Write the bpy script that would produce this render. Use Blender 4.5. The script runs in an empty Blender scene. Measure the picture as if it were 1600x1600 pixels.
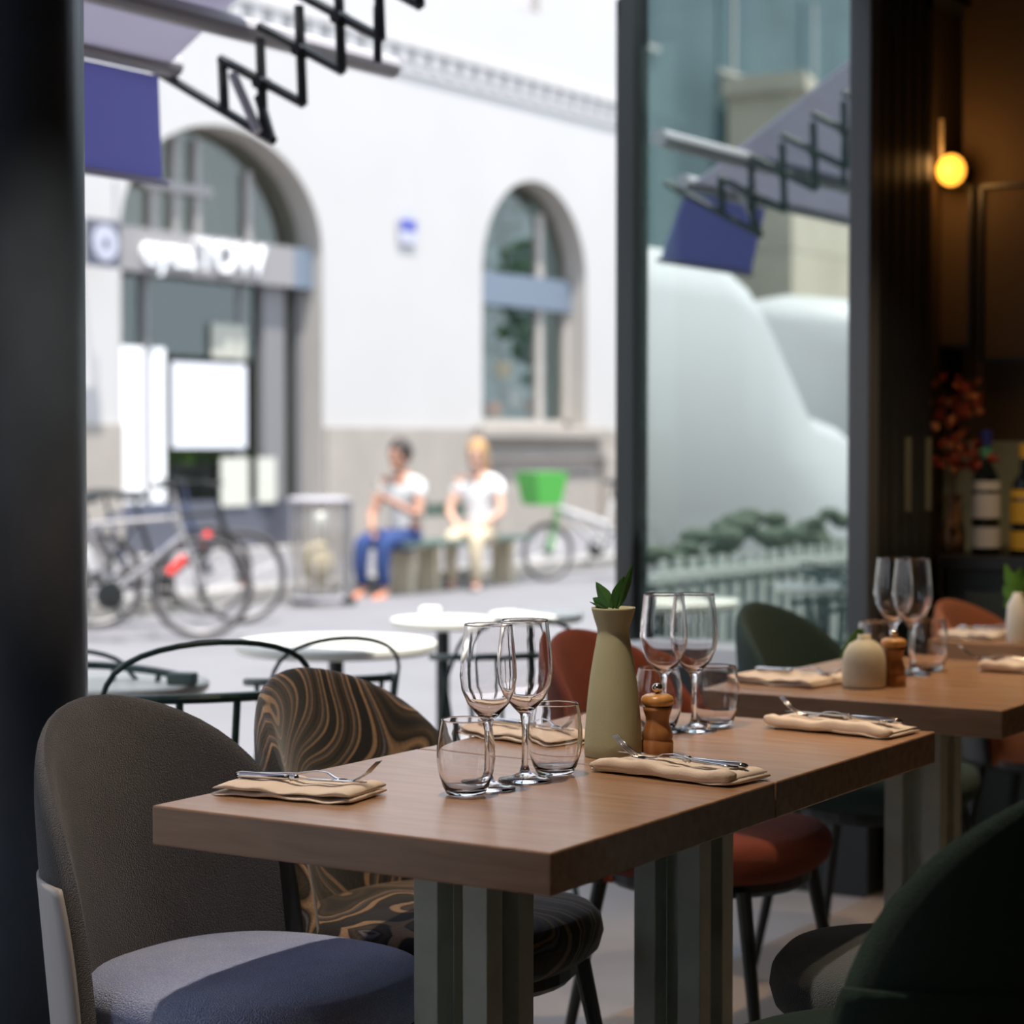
import bpy, bmesh, math, random
from mathutils import Vector, Matrix
from mathutils.geometry import tessellate_polygon
PI = math.pi
random.seed(7)
S = bpy.context.scene
COL = S.collection

# ------------------------------------------------------------------ camera, sky, sun, exposure
F = 3312.9; YAW = math.radians(32.108); PIT = math.radians(1.8015); CH = 1.2132
cam = bpy.data.cameras.new('camera'); co = bpy.data.objects.new('camera', cam); COL.objects.link(co)
cam.sensor_width = 24; cam.sensor_height = 24; cam.sensor_fit = 'HORIZONTAL'; cam.lens = F/1600*24
co.location = (0, 0, CH); co.rotation_euler = (PI/2-PIT, 0, YAW)
cam.dof.use_dof = True; cam.dof.focus_distance = 2.95; cam.dof.aperture_fstop = 2.3; cam.dof.aperture_blades = 7
cam.clip_start = .05; cam.clip_end = 400
S.camera = co
W = bpy.data.worlds.new('sky'); S.world = W; W.use_nodes = True
bg = W.node_tree.nodes['Background']; bg.inputs[0].default_value = (.76, .86, 1, 1); bg.inputs[1].default_value = 1.5
sl = bpy.data.lights.new('sun', 'SUN'); sl.energy = 6.0; sl.angle = .01; sl.color = (1, .96, .9)
so = bpy.data.objects.new('sun', sl); COL.objects.link(so)
so.rotation_euler = Vector((-.30, .16, -1)).to_track_quat('-Z', 'Y').to_euler()
S.view_settings.view_transform = 'Standard'; S.view_settings.look = 'None'
S.view_settings.gamma = 1; S.view_settings.use_curve_mapping = False
S.view_settings.exposure = 0.5

FW = Vector((-math.sin(YAW)*math.cos(PIT), math.cos(YAW)*math.cos(PIT), -math.sin(PIT)))
RT = Vector((math.cos(YAW), math.sin(YAW), 0)); UP = RT.cross(FW); O = Vector((0, 0, CH))
def ray(x, y): return FW + RT*((x-800)/F) + UP*((800-y)/F)
def tz(x, y, z=.75): r = ray(x, y); return O + r*((z-CH)/r.z)
def tX(x, y, X): r = ray(x, y); return O + r*(X/r.x)
def tY(x, y, Y): r = ray(x, y); return O + r*(Y/r.y)

# ------------------------------------------------------------------ mesh helpers
class B:
    def __init__(s): s.b = bmesh.new()
    def box(s, c, d, r=None):
        M = Matrix.Translation(Vector(c)) @ ((r if isinstance(r, Matrix) else Matrix.Rotation(r, 4, 'Z')) if r is not None else Matrix()) @ Matrix.Diagonal((d[0], d[1], d[2], 1))
        bmesh.ops.create_cube(s.b, size=1, matrix=M); return s
    def lim(s, a, b): return s.box([(a[i]+b[i])/2 for i in range(3)], [abs(b[i]-a[i]) for i in range(3)])
    def rings(s, R, closed=False, cap=True):
        vs = [[s.b.verts.new(p) for p in r] for r in R]; n = len(vs[0])
        for i in range(len(vs)-(0 if closed else 1)):
            a, b = vs[i], vs[(i+1) % len(vs)]
            for j in range(n):
                try: s.b.faces.new((a[j], a[(j+1) % n], b[(j+1) % n], b[j]))
                except ValueError: pass
        if cap and not closed:
            for r in (vs[0][::-1], vs[-1]):
                try: s.b.faces.new(r)
                except ValueError: pass
        return s
    def tube(s, pts, r, n=8, closed=False, flat=None):
        P = [Vector(p) for p in pts]; rr = r if isinstance(r, (list, tuple)) else [r]*len(P)
        R = []; up = None
        for i, p in enumerate(P):
            if closed: t = P[(i+1) % len(P)]-P[i-1]
            else: t = P[min(i+1, len(P)-1)]-P[max(i-1, 0)]
            t.normalize()
            if up is None:
                up = Vector((0, 0, 1)) if abs(t.z) < .9 else Vector((0, 1, 0))
            u = (up-t*up.dot(t)).normalized(); w = t.cross(u); up = u
            fa, fb = flat if flat else (1, 1)
            R.append([p+(u*math.cos(2*PI*k/n)*fa+w*math.sin(2*PI*k/n)*fb)*rr[i] for k in range(n)])
        return s.rings(R, closed)
    def lathe(s, prof, c=(0, 0, 0), n=32, ax='z'):
        R = []
        for r, z in prof:
            row = []
            for k in range(n):
                a = 2*PI*k/n; x, y = max(r, 1e-5)*math.cos(a), max(r, 1e-5)*math.sin(a)
                v = (x, y, z) if ax == 'z' else ((z, x, y) if ax == 'x' else (y, z, x))
                row.append(Vector(c)+Vector(v))
            R.append(row)
        return s.rings(R)
    def prism(s, poly, a, b, ax='x'):
        def P(u, v, t): return (t, u, v) if ax == 'x' else ((u, t, v) if ax == 'y' else (u, v, t))
        return s.rings([[P(u, v, a) for u, v in poly], [P(u, v, b) for u, v in poly]])
    def sph(s, c, r, sc=(1, 1, 1), n=16):
        M = Matrix.Translation(Vector(c)) @ Matrix.Diagonal((sc[0], sc[1], sc[2], 1))
        bmesh.ops.create_uvsphere(s.b, u_segments=n, v_segments=max(6, n*2//3), radius=r, matrix=M); return s
    def torus(s, c, R, r, ax='y', n=40, m=8):
        pts = []
        for k in range(n):
            a = 2*PI*k/n; u, v = R*math.cos(a), R*math.sin(a)
            pts.append(Vector(c)+Vector({'y': (u, 0, v), 'x': (0, u, v), 'z': (u, v, 0)}[ax]))
        return s.tube(pts, r, m, True)
    def ob(s, name, mat, parent=None, smooth=False, bevel=0, sub=0, solid=0):
        bmesh.ops.recalc_face_normals(s.b, faces=s.b.faces)
        me = bpy.data.meshes.new(name); s.b.to_mesh(me); s.b.free()
        o = bpy.data.objects.new(name, me); COL.objects.link(o)
        for m in (mat if isinstance(mat, (list, tuple)) else [mat]): me.materials.append(m)
        if smooth: me.shade_smooth() if hasattr(me, 'shade_smooth') else None
        if parent: o.parent = parent
        if solid: q = o.modifiers.new('s', 'SOLIDIFY'); q.thickness = solid; q.offset = 0
        if bevel: q = o.modifiers.new('b', 'BEVEL'); q.width = bevel; q.segments = 2; q.limit_method = 'ANGLE'
        if sub: q = o.modifiers.new('u', 'SUBSURF'); q.levels = sub; q.render_levels = sub
        return o
def tag(o, label, cat, group=None, kind=None):
    if label: o['label'] = label
    if cat: o['category'] = cat
    if group: o['group'] = group
    if kind: o['kind'] = kind
    return o
def thing(name, label, cat, loc=(0, 0, 0), rz=0, group=None):
    o = bpy.data.objects.new(name, None); COL.objects.link(o); o.empty_display_size = .1
    o.location = loc; o.rotation_euler = (0, 0, rz); return tag(o, label, cat, group)
def st(o): o['kind'] = 'structure'; return o
def dup(root, loc, rz, label, group=None):
    r = root.copy(); COL.objects.link(r); r.location = loc; r.rotation_euler = (0, 0, rz); r['label'] = label
    if group: r['group'] = group
    def rec(a, b):
        for ch in list(a.children):
            c = ch.copy(); COL.objects.link(c); c.parent = b; rec(ch, c)
    rec(root, r); return r

# ------------------------------------------------------------------ materials
def M(name, col, rough=.6, metal=0, noise=None, bump=None, sheen=0, emit=None, es=0, spec=None, coat=0):
    m = bpy.data.materials.new(name); m.use_nodes = True; t = m.node_tree; p = t.nodes['Principled BSDF']
    p.inputs['Base Color'].default_value = (*col, 1); p.inputs['Roughness'].default_value = rough; p.inputs['Metallic'].default_value = metal
    if sheen: p.inputs['Sheen Weight'].default_value = sheen
    if coat: p.inputs['Coat Weight'].default_value = coat
    if spec is not None: p.inputs['Specular IOR Level'].default_value = spec
    if emit: p.inputs['Emission Color'].default_value = (*emit, 1); p.inputs['Emission Strength'].default_value = es
    tc = t.nodes.new('ShaderNodeTexCoord')
    if noise:
        sc, amt = noise
        n = t.nodes.new('ShaderNodeTexNoise'); n.inputs['Scale'].default_value = sc; n.inputs['Detail'].default_value = 4
        t.links.new(tc.outputs['Object'], n.inputs['Vector'])
        r = t.nodes.new('ShaderNodeValToRGB'); t.links.new(n.outputs['Fac'], r.inputs[0])
        r.color_ramp.elements[0].position = .3; r.color_ramp.elements[1].position = .7
        r.color_ramp.elements[0].color = (*[c*(1-amt) for c in col], 1); r.color_ramp.elements[1].color = (*[min(1, c*(1+amt)) for c in col], 1)
        t.links.new(r.outputs[0], p.inputs['Base Color'])
    if bump:
        sc, amt = bump
        n = t.nodes.new('ShaderNodeTexNoise'); n.inputs['Scale'].default_value = sc; t.links.new(tc.outputs['Object'], n.inputs['Vector'])
        b = t.nodes.new('ShaderNodeBump'); b.inputs['Strength'].default_value = amt; b.inputs['Distance'].default_value = .002
        t.links.new(n.outputs['Fac'], b.inputs['Height']); t.links.new(b.outputs[0], p.inputs['Normal'])
    return m
def wood(name, c1, c2, rough=.38, sc=(3, 26, 26)):
    m = M(name, c1, rough); t = m.node_tree; p = t.nodes['Principled BSDF']
    tc = t.nodes.new('ShaderNodeTexCoord'); mp = t.nodes.new('ShaderNodeMapping'); mp.inputs['Scale'].default_value = sc
    n = t.nodes.new('ShaderNodeTexNoise'); n.inputs['Scale'].default_value = 2.2; n.inputs['Detail'].default_value = 9; n.inputs['Distortion'].default_value = .5
    r = t.nodes.new('ShaderNodeValToRGB'); r.color_ramp.elements[0].position = .32; r.color_ramp.elements[1].position = .7
    r.color_ramp.elements[0].color = (*c2, 1); r.color_ramp.elements[1].color = (*c1, 1)
    t.links.new(tc.outputs['Object'], mp.inputs[0]); t.links.new(mp.outputs[0], n.inputs['Vector']); t.links.new(n.outputs['Fac'], r.inputs[0]); t.links.new(r.outputs[0], p.inputs['Base Color'])
    b = t.nodes.new('ShaderNodeBump'); b.inputs['Strength'].default_value = .12; b.inputs['Distance'].default_value = .001
    t.links.new(n.outputs['Fac'], b.inputs['Height']); t.links.new(b.outputs[0], p.inputs['Normal'])
    return m
def pane(name, refl, tint, rough=0):
    m = bpy.data.materials.new(name); m.use_nodes = True; t = m.node_tree; t.nodes.clear()
    o = t.nodes.new('ShaderNodeOutputMaterial'); mx = t.nodes.new('ShaderNodeMixShader'); g = t.nodes.new('ShaderNodeBsdfGlossy'); tr = t.nodes.new('ShaderNodeBsdfTransparent')
    g.inputs['Roughness'].default_value = rough; g.inputs['Color'].default_value = (.93, 1, .97, 1); tr.inputs[0].default_value = (*tint, 1); mx.inputs[0].default_value = refl
    t.links.new(tr.outputs[0], mx.inputs[1]); t.links.new(g.outputs[0], mx.inputs[2]); t.links.new(mx.outputs[0], o.inputs[0]); return m
def pattern(name):
    m = M(name, (.1, .08, .06), .85, sheen=.3); t = m.node_tree; p = t.nodes['Principled BSDF']
    tc = t.nodes.new('ShaderNodeTexCoord'); mp = t.nodes.new('ShaderNodeMapping'); mp.inputs['Rotation'].default_value = (.5, .15, .35)
    w = t.nodes.new('ShaderNodeTexWave'); w.wave_type = 'BANDS'; w.bands_direction = 'Y'
    w.inputs['Scale'].default_value = 3.0; w.inputs['Distortion'].default_value = 17; w.inputs['Detail'].default_value = .9; w.inputs['Detail Scale'].default_value = 1.25
    r = t.nodes.new('ShaderNodeValToRGB'); cr = r.color_ramp; cr.interpolation = 'LINEAR'
    bl = (.006, .005, .006); tn = (.44, .28, .16); br = (.075, .05, .028); gy = (.2, .2, .24)
    st_ = [(0, bl), (.12, bl), (.15, tn), (.27, tn), (.30, bl), (.42, br), (.50, bl), (.56, gy), (.62, bl), (.70, tn), (.78, (.2, .12, .07)), (.81, bl), (.93, br), (1, bl)]
    while len(cr.elements) < len(st_): cr.elements.new(.5)
    for e, (q, c) in zip(cr.elements, st_): e.position = q; e.color = (*c, 1)
    t.links.new(tc.outputs['Object'], mp.inputs[0]); t.links.new(mp.outputs[0], w.inputs['Vector']); t.links.new(w.outputs['Fac'], r.inputs[0])
    n = t.nodes.new('ShaderNodeTexNoise'); n.inputs['Scale'].default_value = 260; t.links.new(tc.outputs['Object'], n.inputs['Vector'])
    mm = t.nodes.new('ShaderNodeMixRGB'); mm.blend_type = 'MULTIPLY'; mm.inputs[0].default_value = .6; t.links.new(r.outputs[0], mm.inputs[1]); t.links.new(n.outputs['Fac'], mm.inputs[2])
    t.links.new(mm.outputs[0], p.inputs['Base Color'])
    b = t.nodes.new('ShaderNodeBump'); b.inputs['Strength'].default_value = .5; b.inputs['Distance'].default_value = .002
    t.links.new(n.outputs['Fac'], b.inputs['Height']); t.links.new(b.outputs[0], p.inputs['Normal']); return m
def weave(name, c, c2, sheen=.5, scale=560):
    m = M(name, c, .9, sheen=sheen); t = m.node_tree; p = t.nodes['Principled BSDF']
    tc = t.nodes.new('ShaderNodeTexCoord'); v = t.nodes.new('ShaderNodeTexVoronoi'); v.inputs['Scale'].default_value = scale
    n = t.nodes.new('ShaderNodeTexNoise'); n.inputs['Scale'].default_value = 9; n.inputs['Detail'].default_value = 5
    t.links.new(tc.outputs['Object'], v.inputs['Vector']); t.links.new(tc.outputs['Object'], n.inputs['Vector'])
    a = t.nodes.new('ShaderNodeMixRGB'); a.inputs[1].default_value = (*c, 1); a.inputs[2].default_value = (*c2, 1)
    md = t.nodes.new('ShaderNodeMath'); md.operation = 'MULTIPLY'; t.links.new(v.outputs['Distance'], md.inputs[0]); t.links.new(n.outputs['Fac'], md.inputs[1]); md.use_clamp = True
    m2 = t.nodes.new('ShaderNodeMath'); m2.operation = 'MULTIPLY'; m2.use_clamp = True; m2.inputs[1].default_value = 2.6; t.links.new(md.outputs[0], m2.inputs[0]); t.links.new(m2.outputs[0], a.inputs[0]); t.links.new(a.outputs[0], p.inputs['Base Color'])
    b = t.nodes.new('ShaderNodeBump'); b.inputs['Strength'].default_value = .8; b.inputs['Distance'].default_value = .003; b.invert = True
    t.links.new(v.outputs['Distance'], b.inputs['Height']); t.links.new(b.outputs[0], p.inputs['Normal']); return m

m_table = wood('table_wood', (.40, .235, .135), (.30, .165, .09), .27); m_table.node_tree.nodes['Principled BSDF'].inputs['Specular IOR Level'].default_value = .72
m_mill = wood('mill_wood', (.42, .19, .07), (.30, .12, .04), .4, (40, 40, 4))
m_cap = wood('cap_wood', (.62, .32, .10), (.5, .24, .07), .3, (40, 40, 4))
m_ped = M('pedestal_paint', (.46, .53, .49), .45, noise=(30, .06))
m_black = M('black_metal', (.012, .014, .014), .4)
m_frame = M('dark_frame', (.018, .022, .024), .35)
m_col = M('column_paint', (.07, .095, .13), .38, noise=(6, .15))
m_green = weave('green_velvet', (.003, .022, .016), (.006, .034, .025), .06)
m_teal = weave('slate_velvet', (.022, .040, .055), (.05, .078, .10), .5)
m_grey = weave('charcoal_chenille', (.020, .021, .027), (.07, .070, .08), .3)
m_seat = weave('blue_grey_weave', (.24, .32, .62), (.50, .57, .84), .25, 430)
m_rust = weave('rust_velvet', (.17, .026, .009), (.24, .042, .014), .08)
m_orange = weave('orange_velvet', (.5, .12, .02), (.6, .16, .03), .3)
m_pat = pattern('swirl_jacquard')
m_shell = M('shell_leatherette', (.42, .41, .42), .5)
m_steel = M('steel', (.62, .60, .60), .14, 1)
m_nap = M('napkin_cotton', (.76, .65, .55), .95, bump=(300, .3))
m_vase = M('sage_ceramic', (.42, .42, .27), .75, noise=(20, .04), bump=(400, .15))
m_vase2 = M('cream_ceramic', (.62, .58, .44), .6)
m_vase3 = M('white_ceramic', (.74, .70, .62), .5)
m_leaf = M('leaf', (.03, .12, .015), .5, noise=(40, .3))
m_leaf2 = M('leaf_bright', (.10, .26, .03), .5, noise=(40, .3))
m_stem = M('stem', (.08, .16, .04), .6)
m_gl = bpy.data.materials.new('clear_glass'); m_gl.use_nodes = True
_p = m_gl.node_tree.nodes['Principled BSDF']; _p.inputs['Transmission Weight'].default_value = 1; _p.inputs['Roughness'].default_value = 0; _p.inputs['IOR'].default_value = 1.47; _p.inputs['Base Color'].default_value = (.985, .97, .97, 1)
m_mirror = pane('tinted_pane', .54, (.34, .42, .40))
m_shopg = pane('shop_pane', .08, (.75, .76, .72))
m_floor = M('floor_screed', (.30, .24, .20), .3, noise=(2.5, .12))
m_pave = M('terrace_stone', (.29, .28, .29), .7, noise=(3, .08))
m_road = M('asphalt', (.165, .16, .17), .85, noise=(1.2, .1))
m_kerb = M('granite', (.28, .265, .25), .8, noise=(8, .1))
m_gutter = M('gutter_grime', (.07, .07, .06), .8)
m_white = M('white_render', (.47, .455, .445), .9, noise=(.8, .02))
m_stone = M('plinth_stone', (.33, .295, .26), .85, noise=(2, .08))
m_jamb = M('jamb_stone', (.40, .37, .34), .85, noise=(2, .05))
m_greyp = M('grey_joinery', (.19, .185, .19), .5)
m_blueg = M('bluegrey_joinery', (.15, .185, .235), .5)
m_bulk = M('dark_bulkhead', (.085, .09, .115), .5)
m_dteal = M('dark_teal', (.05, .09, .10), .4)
def cloth(name, col, tr):
    m = M(name, col, .9); t = m.node_tree; o = t.nodes['Material Output']; x = t.nodes.new('ShaderNodeMixShader'); l = t.nodes.new('ShaderNodeBsdfTranslucent')
    l.inputs[0].default_value = (*col, 1); x.inputs[0].default_value = tr; t.links.new(t.nodes['Principled BSDF'].outputs[0], x.inputs[1]); t.links.new(l.outputs[0], x.inputs[2]); t.links.new(x.outputs[0], o.inputs[0]); return m
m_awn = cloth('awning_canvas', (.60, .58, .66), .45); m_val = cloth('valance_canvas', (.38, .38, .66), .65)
m_alu = M('grey_rail', (.42, .40, .43), .5)
m_marb = M('cream_top', (.78, .76, .68), .35)
m_wirech = M('green_black_wire', (.008, .035, .03), .4)
m_amber = M('amber_glow', (.9, .4, .05), .5, emit=(1, .38, .04), es=1.6)
m_brown = M('brown_wall', (.085, .055, .03), .8, noise=(1.2, .25))
m_ceil = M('ceiling_paint', (.12, .11, .10), .8)
m_wall = M('wall_paint', (.11, .10, .085), .8)
m_dark = M('dark_shelf', (.012, .012, .012), .4)
m_bottle = M('bottle_glass', (.006, .012, .010), .08, coat=1)
m_label = M('paper_label', (.62, .60, .55), .7)
m_yel = M('yellow_label', (.75, .42, .03), .6)
m_blue = M('blue_foil', (.03, .04, .22), .4); m_gfoil = M('green_foil', (.10, .38, .20), .4)
m_red = M('dried_red', (.28, .035, .012), .7, noise=(30, .4)); m_dor = M('dried_orange', (.6, .2, .06), .7)
m_skin = M('skin', (.42, .22, .15), .6); m_skin2 = M('skin_fair', (.55, .33, .24), .6)
m_hair = M('dark_hair', (.03, .02, .015), .6); m_blond = M('blond_hair', (.38, .22, .09), .6)
m_shirt = M('white_cotton', (.75, .75, .76), .9); m_shirt2 = M('grey_white_cotton', (.55, .56, .55), .9)
m_jean = M('blue_denim', (.02, .045, .15), .9); m_beige = M('beige_cotton', (.5, .42, .3), .9); m_orsh = M('orange_shoe', (.6, .16, .05), .6)
m_tire = M('tyre', (.05, .045, .045), .8); m_rim = M('rim_metal', (.35, .33, .33), .4, .6); m_lime = M('lime_plastic', (.09, .42, .07), .5)
m_redp = M('red_paint', (.75, .04, .03), .4); m_pwhite = M('white_paint', (.47, .46, .46), .5); m_navy = M('navy_paint', (.04, .05, .10), .4)
m_bench = M('bench_green', (.09, .13, .11), .6); m_blk2 = M('pale_block', (.55, .48, .35), .8)
m_bag = pane('bin_bag', .06, (.82, .80, .77), .4)
m_foliage = M('tree_leaves', (.05, .12, .035), .8, noise=(3, .5)); m_bark = M('bark', (.10, .07, .05), .9)
m_house = M('house_ochre', (.50, .43, .33), .9, noise=(1, .1)); m_house2 = M('house_slate', (.085, .125, .135), .7, noise=(.6, .2)); m_roof = M('zinc_roof', (.30, .32, .34), .5)
m_sign = M('sign_enamel', (.42, .42, .50), .4); m_signb = M('sign_blue', (.05, .06, .35), .4); m_lettr = M('letter_white', (.95, .95, .95), .5)
m_dirt = M('vent_grey', (.3, .3, .32), .7)

# ------------------------------------------------------------------ setting: ground
XF = -2.2; XW = -14.5
st(B().lim((XF, -3, -.1), (3, 6.2, 0)).ob('floor', m_floor))
st(B().lim((-4.9, -24, -.12), (XF, 60, -.004)).ob('pavement_terrace', m_pave))
st(B().lim((-10.5, -60, -.2), (-4.9, 90, -.03)).ob('road', m_road))
st(B().lim((-10.62, -60, -.2), (-10.5, 90, -.026)).ob('trim_1', m_gutter))
st(B().lim((-10.9, -60, -.2), (-10.62, 90, .09)).ob('kerb', m_kerb, bevel=.02))
st(B().lim((-40, -60, -.2), (-10.9, 90, .088)).ob('sidewalk', m_road))
# room shell
st(B().lim((XF, -3, 2.8), (3.1, 6.2, 2.93)).ob('ceiling', m_ceil))
st(B().lim((XF-.02, 6.05, 0), (3.1, 6.2, 2.8)).ob('wall_back', m_brown))
st(B().lim((3, -3, 0), (3.1, 6.05, 2.8)).ob('wall_right', m_wall))
st(B().lim((XF, -3.1, 0), (3.1, -3, 2.8)).ob('wall_behind', m_wall))
st(B().lim((XF-.12, -3.1, 2.5), (XF, 6.2, 2.95)).ob('wall_lintel', m_frame))
st(B().lim((XF-.12, 6.2, 0), (XF, 40, 2.95)).ob('wall_outside', m_wall))
st(B().lim((XF-.12, -3.1, 0), (XF, .4, 2.5)).ob('wall_light_block', m_wall))  # unseen wall segment, added to cut light from the left opening
# round column beside the grey chair
c0 = tX(-10, 1300, -2.42)
cl = B(); cl.lathe([(.145, 0), (.145, 2.8)], (c0.x, c0.y, 0), 48); st(cl.ob('column', m_col, smooth=True))
b = B(); 
# return wall, sill, glazed panel
YR = 5.3
pL, pR = tY(1002, 900, YR+.05), tY(1359, 900, YR+.05)
st(B().lim((-3.12, YR, -.01), (XF-.0, YR+.16, .60)).ob('wall_return', m_frame))
st(B().lim((-3.12, YR-.06, .60), (XF-.0, YR+.2, .655)).ob('trim_sill', M('sill_white', (.85, .85, .85), .4), bevel=.005))
w1 = st(B().lim((XF-.065, YR+.0, .655), (XF, YR+.07, 2.8)).ob('window_1', M('stile_grey', (.10, .105, .11), .35), bevel=.006))
B().lim((pL.x, YR+.045, .655), (XF-.06, YR+.057, 2.75)).ob('pane', m_mirror, w1)
w2 = tY(965, 900, YR); w3 = tY(989, 900, YR)
st(B().lim((w2.x, YR, -.0), (w3.x, YR+.05, 2.95)).ob('window_2', m_frame, bevel=.004))
st(B().lim((XF-.2, 5.78, 0), (XF-.08, 6.2, 2.8)).ob('wall_pier', m_brown))
# folded door leaves
for i in range(5):
    y0 = YR+.075+i*.078
    xa_, xb_ = tY(968, 900, y0+.03).x, tY(987, 900, y0+.03).x
    d = st(B().lim((xa_, y0, .01), (XF+.0, y0+.066, .05)).lim((XF-.06, y0, .01), (XF, y0+.066, 2.5)).lim((xa_, y0, 2.44), (XF, y0+.066, 2.5)).lim((xa_, y0, .01), (xb_, y0+.066, 2.5)).ob('door_%d' % (i+1), m_frame, bevel=.006))
    if i in (2, 4):
        B().lim((XF+.0, y0+.025, 1.03), (XF+.012, y0+.036, 1.235)).ob('handle', M('brass_strip', (.25, .24, .18), .5), d)

# ------------------------------------------------------------------ facade across the street
def arch(y0, y1, zb, zs, rise, n=24):
    yc, h = (y0+y1)/2, (y1-y0)/2
    return [(y0, zb), (y1, zb)] + [(yc+h*math.cos(PI*k/n), zs+rise*math.sin(PI*k/n)) for k in range(n+1)]
A1 = arch(15.8, 19.1, .09, 3.36, 1.22); A2 = arch(22.4, 25.0, 1.45, 3.42, 1.24)
outer = [(-2, .09), (27.6, .09), (27.6, 9.5), (-2, 9.5)]
uw = tX(825, 20, XW)
U = [(uw.y-.28, 6.85), (uw.y+.28, 6.85), (uw.y+.28, 8.8), (uw.y-.28, 8.8)]
def wall_with_holes(outer, holes, x, depth):
    b = B(); loops = [[Vector((0, y, z)) for y, z in outer]]+[[Vector((0, y, z)) for y, z in h] for h in holes]
    flat = [p for l in loops for p in l]; vs = [b.b.verts.new((x, p.y, p.z)) for p in flat]
    for t in tessellate_polygon(loops):
        try: b.b.faces.new([vs[i] for i in t])
        except ValueError: pass
    b.rings([[(x, y, z) for y, z in outer], [(x-depth, y, z) for y, z in outer]], cap=False)
    return b
st(wall_with_holes(outer, [A1, A2, U], XW, .45).ob('wall_facade', m_white))
for i, h in enumerate((A1, A2, U)):
    b = B(); b.rings([[(XW+.004, y, z) for y, z in h], [(XW-.46, y, z) for y, z in h]], cap=False); st(b.ob('trim_%d' % (i+2), m_jamb, solid=.01))
st(B().lim((XW, 19.12, .09), (XW+.05, 27.6, 1.42)).ob('baseboard_facade', m_stone))
st(B().lim((XW, -2, .09), (XW+.05, 15.78, 1.42)).ob('baseboard_left', m_stone))
b = B(); b.lim((XW+.05, 22.1, 1.30), (XW+.22, 25.3, 1.46)).lim((XW+.05, 22.0, 1.02), (XW+.14, 25.6, 1.10)).lim((XW+.05, 25.3, .09), (XW+.16, 25.6, 1.1)); st(b.ob('trim_5', m_stone, bevel=.02))
b = B(); b.lim((XW, -2, 5.92), (XW+.07, 27.8, 6.0)).lim((XW, -2, 5.62), (XW+.03, 27.7, 5.70))
k = -1.9
while k < 27.5: b.lim((XW, k, 5.72), (XW+.05, k+.16, 5.92)); k += .34
st(b.ob('trim_cornice', m_white))
# inner dark rooms
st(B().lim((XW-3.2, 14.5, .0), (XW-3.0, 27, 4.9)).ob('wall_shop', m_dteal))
st(B().lim((XW-1.5, 15.0, 3.2), (XW-1.4, 20.8, 4.8)).ob('wall_shop_upper', m_house))
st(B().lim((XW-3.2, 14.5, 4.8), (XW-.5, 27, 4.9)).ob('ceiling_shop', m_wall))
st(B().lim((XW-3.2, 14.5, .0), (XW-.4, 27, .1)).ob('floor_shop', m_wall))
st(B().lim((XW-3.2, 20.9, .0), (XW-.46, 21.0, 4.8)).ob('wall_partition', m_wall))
# upper shutter
w = st(B().lim((XW-.2, U[0][0], U[0][1]), (XW-.12, U[1][0], 8.8)).ob('window_3', M('lilac_shutter', (.50, .47, .50), .7)))
# shop front inside arch 1
xs = XW-.32
sf = st(B().lim((xs-.05, 15.8, .09), (xs+.05, 15.9, 3)).lim((xs-.05, 19.0, .09), (xs+.05, 19.1, 3)).lim((xs-.05, 18.35, .09), (xs+.08, 18.72, 3)).lim((xs-.05, 16.45, .6), (xs+.05, 16.53, 3)).lim((xs-.05, 18.0, .6), (xs+.02, 18.06, 3)).ob('window_4', m_greyp))
B().lim((xs-.01, 15.85, .09), (xs, 19.05, 4.5)).ob('pane', m_shopg, sf)
B().lim((xs-.02, 15.9, .09), (xs+.08, 19.0, .62)).ob('bulkhead', m_bulk, sf)
bb = B()
for y in (16.55, 16.9, 17.25, 18.1): bb.lim((xs+.01, y, 3.4), (xs+.05, y+.09, 4.45 if y < 18 else 4.2))
bb.lim((xs+.05, 16.4, 3.85), (xs+.08, 17.5, 3.95)); bb.ob('bars', M('pale_bars', (.30, .28, .27), .6), sf)
sgn = thing('shop_sign', 'grey fascia sign with white letters across the large arched shopfront', 'sign', (xs+.1, 17.45, 3.19))
B().lim((-.05, -1.66, -.22), (.12, 1.27, .22)).ob('board', M('fascia_grey', (.26, .245, .245), .6), sgn)
B().lim((-.05, 1.28, -.22), (.10, 1.64, .22)).ob('end_box', m_blueg, sgn)
def text(s, loc, rot, size, mat, parent, name='lettering', ext=.01):
    c = bpy.data.curves.new(name, 'FONT'); c.body = s; c.size = size; c.extrude = ext; c.align_x = 'CENTER'; c.align_y = 'CENTER'; c.materials.append(mat)
    c.offset = .004; o = bpy.data.objects.new(name, c); COL.objects.link(o); bpy.context.view_layer.update()
    me = bpy.data.meshes.new_from_object(o.evaluated_get(bpy.context.evaluated_depsgraph_get())); bpy.data.objects.remove(o)
    o = bpy.data.objects.new(name, me); COL.objects.link(o); o.location = loc; o.rotation_euler = rot; o.parent = parent; return o
tt = text('eyesTOW', (.15, -.28, .0), (PI/2, 0, PI/2), .46, m_lettr, sgn, ext=.03)
es = thing('eye_sign', 'dark blue square hanging sign with a white round eye left of the shop', 'sign', tX(160, 380, XW+.5))
B().lim((-.03, -.22, -.22), (.03, .22, .22)).ob('panel', m_bulk, es)
B().lathe([(0, .03), (.17, .03), (.17, .045), (0, .045)], (0, 0, 0), 28, 'x').ob('disc', m_sign, es)
B().lathe([(0, .045), (.04, .045), (.04, .055), (0, .055)], (0, 0, 0), 16, 'x').ob('pupil', m_bulk, es)
B().tube([(0, .18, .2), (0, .18, .6)], .015).tube([(0, .18, .1), (-.5, .18, .1)], .015).ob('bracket', m_dirt, es)
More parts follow.
